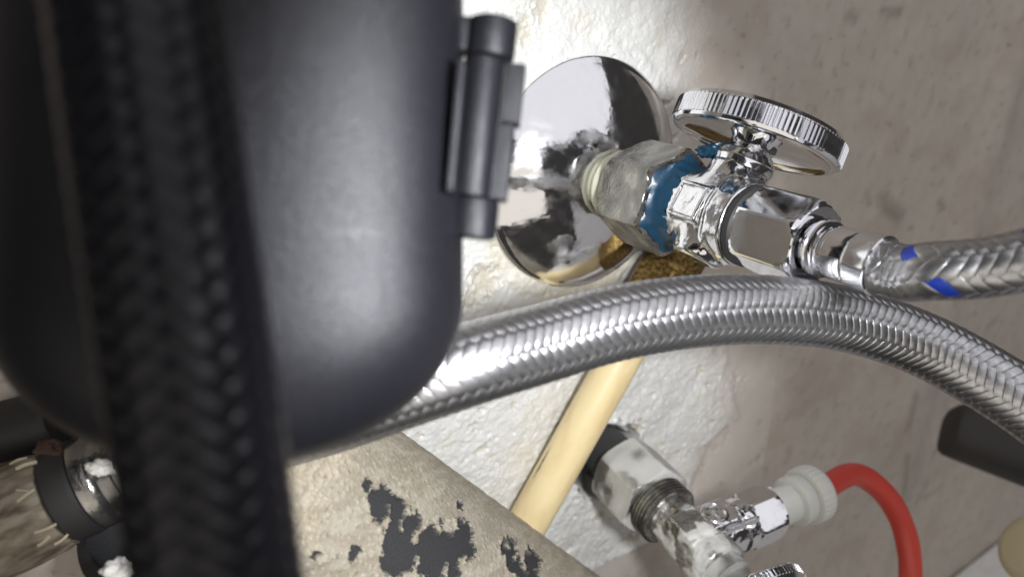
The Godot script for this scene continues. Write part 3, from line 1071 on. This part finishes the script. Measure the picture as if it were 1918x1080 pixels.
func build_weight() -> void:
	# a clip-on weight: two shells hinged along the right edge
	var d0 := 0.108
	var c := at(432, 562, d0)
	var upv := (at(484, 0, d0) - at(425, 560, d0)).normalized()
	var b := Basis(Vector3.RIGHT, upv, Vector3.RIGHT.cross(upv)).orthonormalized()
	var o := thing("hose_weight", "black plastic hinged hose weight filling the left foreground", "hose weight", c, b)
	var W := 31.6
	var D := 17.5
	var y0 := 0.5
	var bottom := -22.0
	var mm_at := func(y: float) -> float:      # how much of the full width is left at that height
		if y > y0:
			return 1.0
		return pow(maxf(1.0 - pow((y0 - y) / (y0 - bottom), 2.05), 0.0), 1.0 / 2.05)
	for side in [1, -1]:
		var p := PackedVector3Array()
		var nu := 60
		var ys := []
		for k in 40:
			ys.append(bottom + (y0 - bottom) * (1.0 - cos(PI * 0.5 * k / 39.0)))
		for k in range(1, 16):
			ys.append(y0 + 70.0 * k / 15.0)
		for y in ys:
			var s: float = maxf(mm_at.call(y), 0.0)
			for i in nu:
				var th := PI * i / (nu - 1)
				var cx := cos(th)
				var sx := sin(th)
				var x := signf(cx) * pow(absf(cx), 0.82) * (W - 0.0) * s
				var z := pow(sx, 0.9) * D * pow(s, 0.75) + 0.12
				p.append(Vector3(x * side, y, z * side) * MM)
		put("front_shell" if side > 0 else "back_shell", crease_grid(p, nu, ys.size(), false, 50.0), M.black, o)
	# the flat lip along the seam
	var inv := Transform3D(b, c).affine_inverse()
	var lip_a := inv * at(866, 118, 0.1005)
	var lip_b := inv * at(843, 362, 0.1005)
	put("hinge_lip", rounded_box(Vector3(1.1, lip_a.distance_to(lip_b) / MM, 4.0), 0.3), M.black, o, Transform3D(Basis(Vector3(0, 0, 1).cross(lip_a - lip_b).normalized() * -1.0, (lip_a - lip_b).normalized(), Vector3(0, 0, 1)), (lip_a + lip_b) * 0.5))
	var h0 := inv * at(925, 38, 0.107)
	var h1 := inv * at(882, 446, 0.107)
	var hd := (h0 - h1).normalized()
	var hb := frame(hd, Vector3.RIGHT)
	var hl := h0.distance_to(h1) / MM
	var along := func(f0: float, f1: float, R: float) -> ArrayMesh:
		var z0 := hl * f0
		var z1 := hl * f1
		return lathe([Vector2(0.1, z0), Vector2(R - 0.5, z0), Vector2(R - 0.1, z0 + 0.2), Vector2(R, z0 + 0.6), Vector2(R, z1 - 0.6), Vector2(R - 0.1, z1 - 0.2), Vector2(R - 0.5, z1), Vector2(0.1, z1)], 48)
	var hx := Transform3D(hb, h1)
	put("hinge_knuckle", along.call(0.0, 0.18, 3.35), M.black, o, hx)
	put("hinge_knuckle", along.call(0.183, 0.815, 2.75), M.black, o, Transform3D(hb, h1 + hb.x * -0.0006 + Vector3(0, 0, 0.0004)))
	put("hinge_knuckle", along.call(0.82, 1.0, 3.3), M.black, o, hx)
	# leaf behind the middle knuckle and arms that carry the barrel
	put("hinge_leaf", rounded_box(Vector3(2.6, 4.5, hl * 0.35), 0.3), M.black, o, Transform3D(hb, h1 + hd * hl * 0.36 * MM + hb.x * 0.0030 + Vector3(0, 0, -0.001)))
	put("hinge_leaf", rounded_box(Vector3(2.8, 4.5, hl * 0.27), 0.3), M.black, o, Transform3D(hb, h1 + hd * hl * 0.672 * MM + hb.x * 0.0036 + Vector3(0, 0, -0.001)))
	put("hinge_arm", rounded_box(Vector3(6.0, 4.0, hl * 0.16), 0.5), M.black, o, Transform3D(hb, h1 + hd * hl * 0.92 * MM + hb.x * -0.004 + Vector3(0, 0, -0.001)))
	put("hinge_arm", rounded_box(Vector3(6.0, 4.0, hl * 0.16), 0.5), M.black, o, Transform3D(hb, h1 + hd * hl * 0.09 * MM + hb.x * -0.003 + Vector3(0, 0, -0.001)))
	put("hinge_arm", rounded_box(Vector3(8.0, 3.0, hl * 0.62), 0.5), M.black, o, Transform3D(hb, h1 + hd * hl * 0.5 * MM + hb.x * -0.0025 + Vector3(0, 0, -0.002)))

func build_black_hose() -> void:
	var pts := []
	for q in [[195, -420, 0.067], [220, -200, 0.066], [250, 0, 0.065], [292, 280, 0.064], [335, 560, 0.064], [375, 830, 0.065], [410, 1080, 0.066], [450, 1330, 0.067], [490, 1560, 0.068]]:
		pts.append(at(q[0], q[1], q[2]))
	var pa := path(pts, 0.0006)
	var o := thing("black_braided_hose", "black braided spray hose out of focus in front of the hose weight", "hose", pa.p[0])
	braid(o, pa, 6.5, 10, 1.68, 2.2, 2, M.nylon, [], 0.32, 6.0)

func build_right_side() -> void:
	# a black rubber block and an ivory plastic end at the right edge
	var a := at(1775, 800, 0.36)
	var e := at(1990, 880, 0.35)
	var dir := (e - a).normalized()
	var o := thing("rubber_block", "blunt black rubber bar end resting on the wall, under the large hose", "rubber bar", a, frame(dir, Vector3(0.2, 0.3, 0.9)))
	var prof := func(th: float, j: int) -> float:
		var q := pow(pow(absf(cos(th)), 3.0) + pow(absf(sin(th)), 3.0), -0.333)
		var r: float = [0.1, 8.5, 10.6, 11.6, 12.0, 12.2, 12.2, 0.1][j]
		return r * q * (1.0 + 0.02 * sin(th * 3.0 + j))
	put("bar", turned([0.0, 0.2, 0.9, 2.4, 8.0, 30.0, 62.0, 62.0], prof, 72, 40.0), M.dark_grey, o)
	put("groove_strip", rounded_box(Vector3(1.0, 4.0, 52.0), 0.3), M.rubber, o, Transform3D(Basis.IDENTITY, Vector3(10.9, 2.0, 32.0) * MM))
	var c := at(1950, 1038, 0.30)
	var s := thing("plastic_cap", "ivory rounded plastic end at the lower right edge", "pipe cap", c, frame(Vector3(0.75, -0.35, -0.3), Vector3.UP))
	var R := 13.0
	var pr := []
	for k in 10:
		var t := PI * 0.5 * k / 9.0
		pr.append(Vector2(maxf(R - 5.0 + 5.0 * sin(t), 0.1), -5.0 * cos(t) - 4.0) if k > 0 else Vector2(0.1, -9.0))
	pr.append_array([Vector2(R, 22), Vector2(R + 1.2, 22.5), Vector2(R + 1.2, 30), Vector2(0.1, 30)])
	put("cap", lathe(pr, 64), M.ivory, s)
	put("dark_ring", lathe([Vector2(5, 12), Vector2(R + 0.5, 12), Vector2(R + 0.7, 12.5), Vector2(R + 0.7, 15.5), Vector2(R + 0.5, 16), Vector2(5, 16)], 64), M.rubber, s)

func build_corner_junk() -> void:
	# an old pipe joint at the lower left, behind the black hose
	var a := at(118, 928, 0.162)
	var dir := (at(250, 866, 0.165) - a).normalized()
	var o := thing("old_pipe_joint", "old rusty pipe joint with worn steel collar in the lower left corner", "pipe joint", a, frame(dir, Vector3(0.2, 0.4, 0.9)))
	var nz := noise(701, 0.5, 4)
	var wear := func(th: float, j: int) -> float:
		return [8.0, 10.2, 10.6, 10.7, 10.7, 10.6, 10.4, 9.9, 8.0][j] + 0.45 * nz.get_noise_3d(cos(th) * 7.0, sin(th) * 7.0, j * 3.0)
	put("pipe_wall", turned([-55.0, -55.0, -40.0, -28.0, -18.0, -9.0, -3.0, -0.6, 0.0], wear, 72, 50.0), M.old_pipe, o)
	put("seal_ring", lathe([Vector2(5, -0.5), Vector2(9.6, -0.4), Vector2(10.1, 0.3), Vector2(10.1, 4.6), Vector2(9.6, 5.2), Vector2(5, 5.3)], 64), M.rubber, o)
	put("steel_collar", lathe([Vector2(5, 5.0), Vector2(9.2, 5.1), Vector2(9.9, 5.7), Vector2(9.9, 8.4), Vector2(9.4, 9.2), Vector2(9.0, 9.6), Vector2(9.0, 12.0), Vector2(9.6, 12.6), Vector2(9.6, 17.0), Vector2(9.0, 17.6), Vector2(5, 17.8)], 64), M.dull, o)
	var rng := RandomNumberGenerator.new()
	rng.seed = 77
	for k in 9:
		var th := rng.randf_range(-1.9, 1.9)
		var p0 := Vector3(cos(th) * 10.2, sin(th) * 10.2, rng.randf_range(-3.0, 0.5))
		var p1 := p0 + Vector3(cos(th) * rng.randf_range(0.1, 0.9), sin(th) * rng.randf_range(0.1, 0.9), -rng.randf_range(1.5, 4.5)) + Vector3(-sin(th), cos(th), 0) * rng.randf_range(-1.2, 1.2)
		var pa := path([p0 * MM, p0.lerp(p1, 0.5) * MM + Vector3(cos(th), sin(th), 0) * 0.0003, p1 * MM], 0.0006)
		var rr := rng.randf_range(0.16, 0.42)
		put("hemp_fibre", tube(pa, func(_l, _t): return rr, 6, 1), M.splinter, o, Transform3D(Basis.IDENTITY, pa.p[0]))
	var w := [["pale plaster crumb on the worn collar beside the black hose", 186, 876, 0.1465, Vector3(2.4, 1.4, 1.3), 711], ["bright plaster crumb at the bottom edge beside the black hose", 224, 1068, 0.141, Vector3(2.7, 2.0, 1.7), 712]]
	for q in w:
		var t := thing("plaster_crumb", q[0], "plaster crumb", at(q[1], q[2], q[3]), Basis.IDENTITY, "crumbs of plaster in the lower left corner")
		put("crumb", lump(q[4], q[5], 0.7, 0.2), M.chip, t)
	var r := thing("rusty_flake", "reddish brown flake of rust above the old pipe joint", "flake", at(92, 838, 0.151))
	put("flake", lump(Vector3(2.6, 1.4, 1.2), 720, 0.8, 0.22), M.rust, r)
	var dk := thing("rubber_sleeve", "dark rubber sleeve at the left edge above the old pipe joint", "sleeve", at(35, 800, 0.168), frame(Vector3(1, 0.25, 0.1), Vector3.UP))
	put("sleeve", lathe([Vector2(2, -30), Vector2(6.2, -30), Vector2(6.4, -29), Vector2(6.4, 9), Vector2(5.8, 10), Vector2(2, 10.2)], 40), M.rubber, dk)
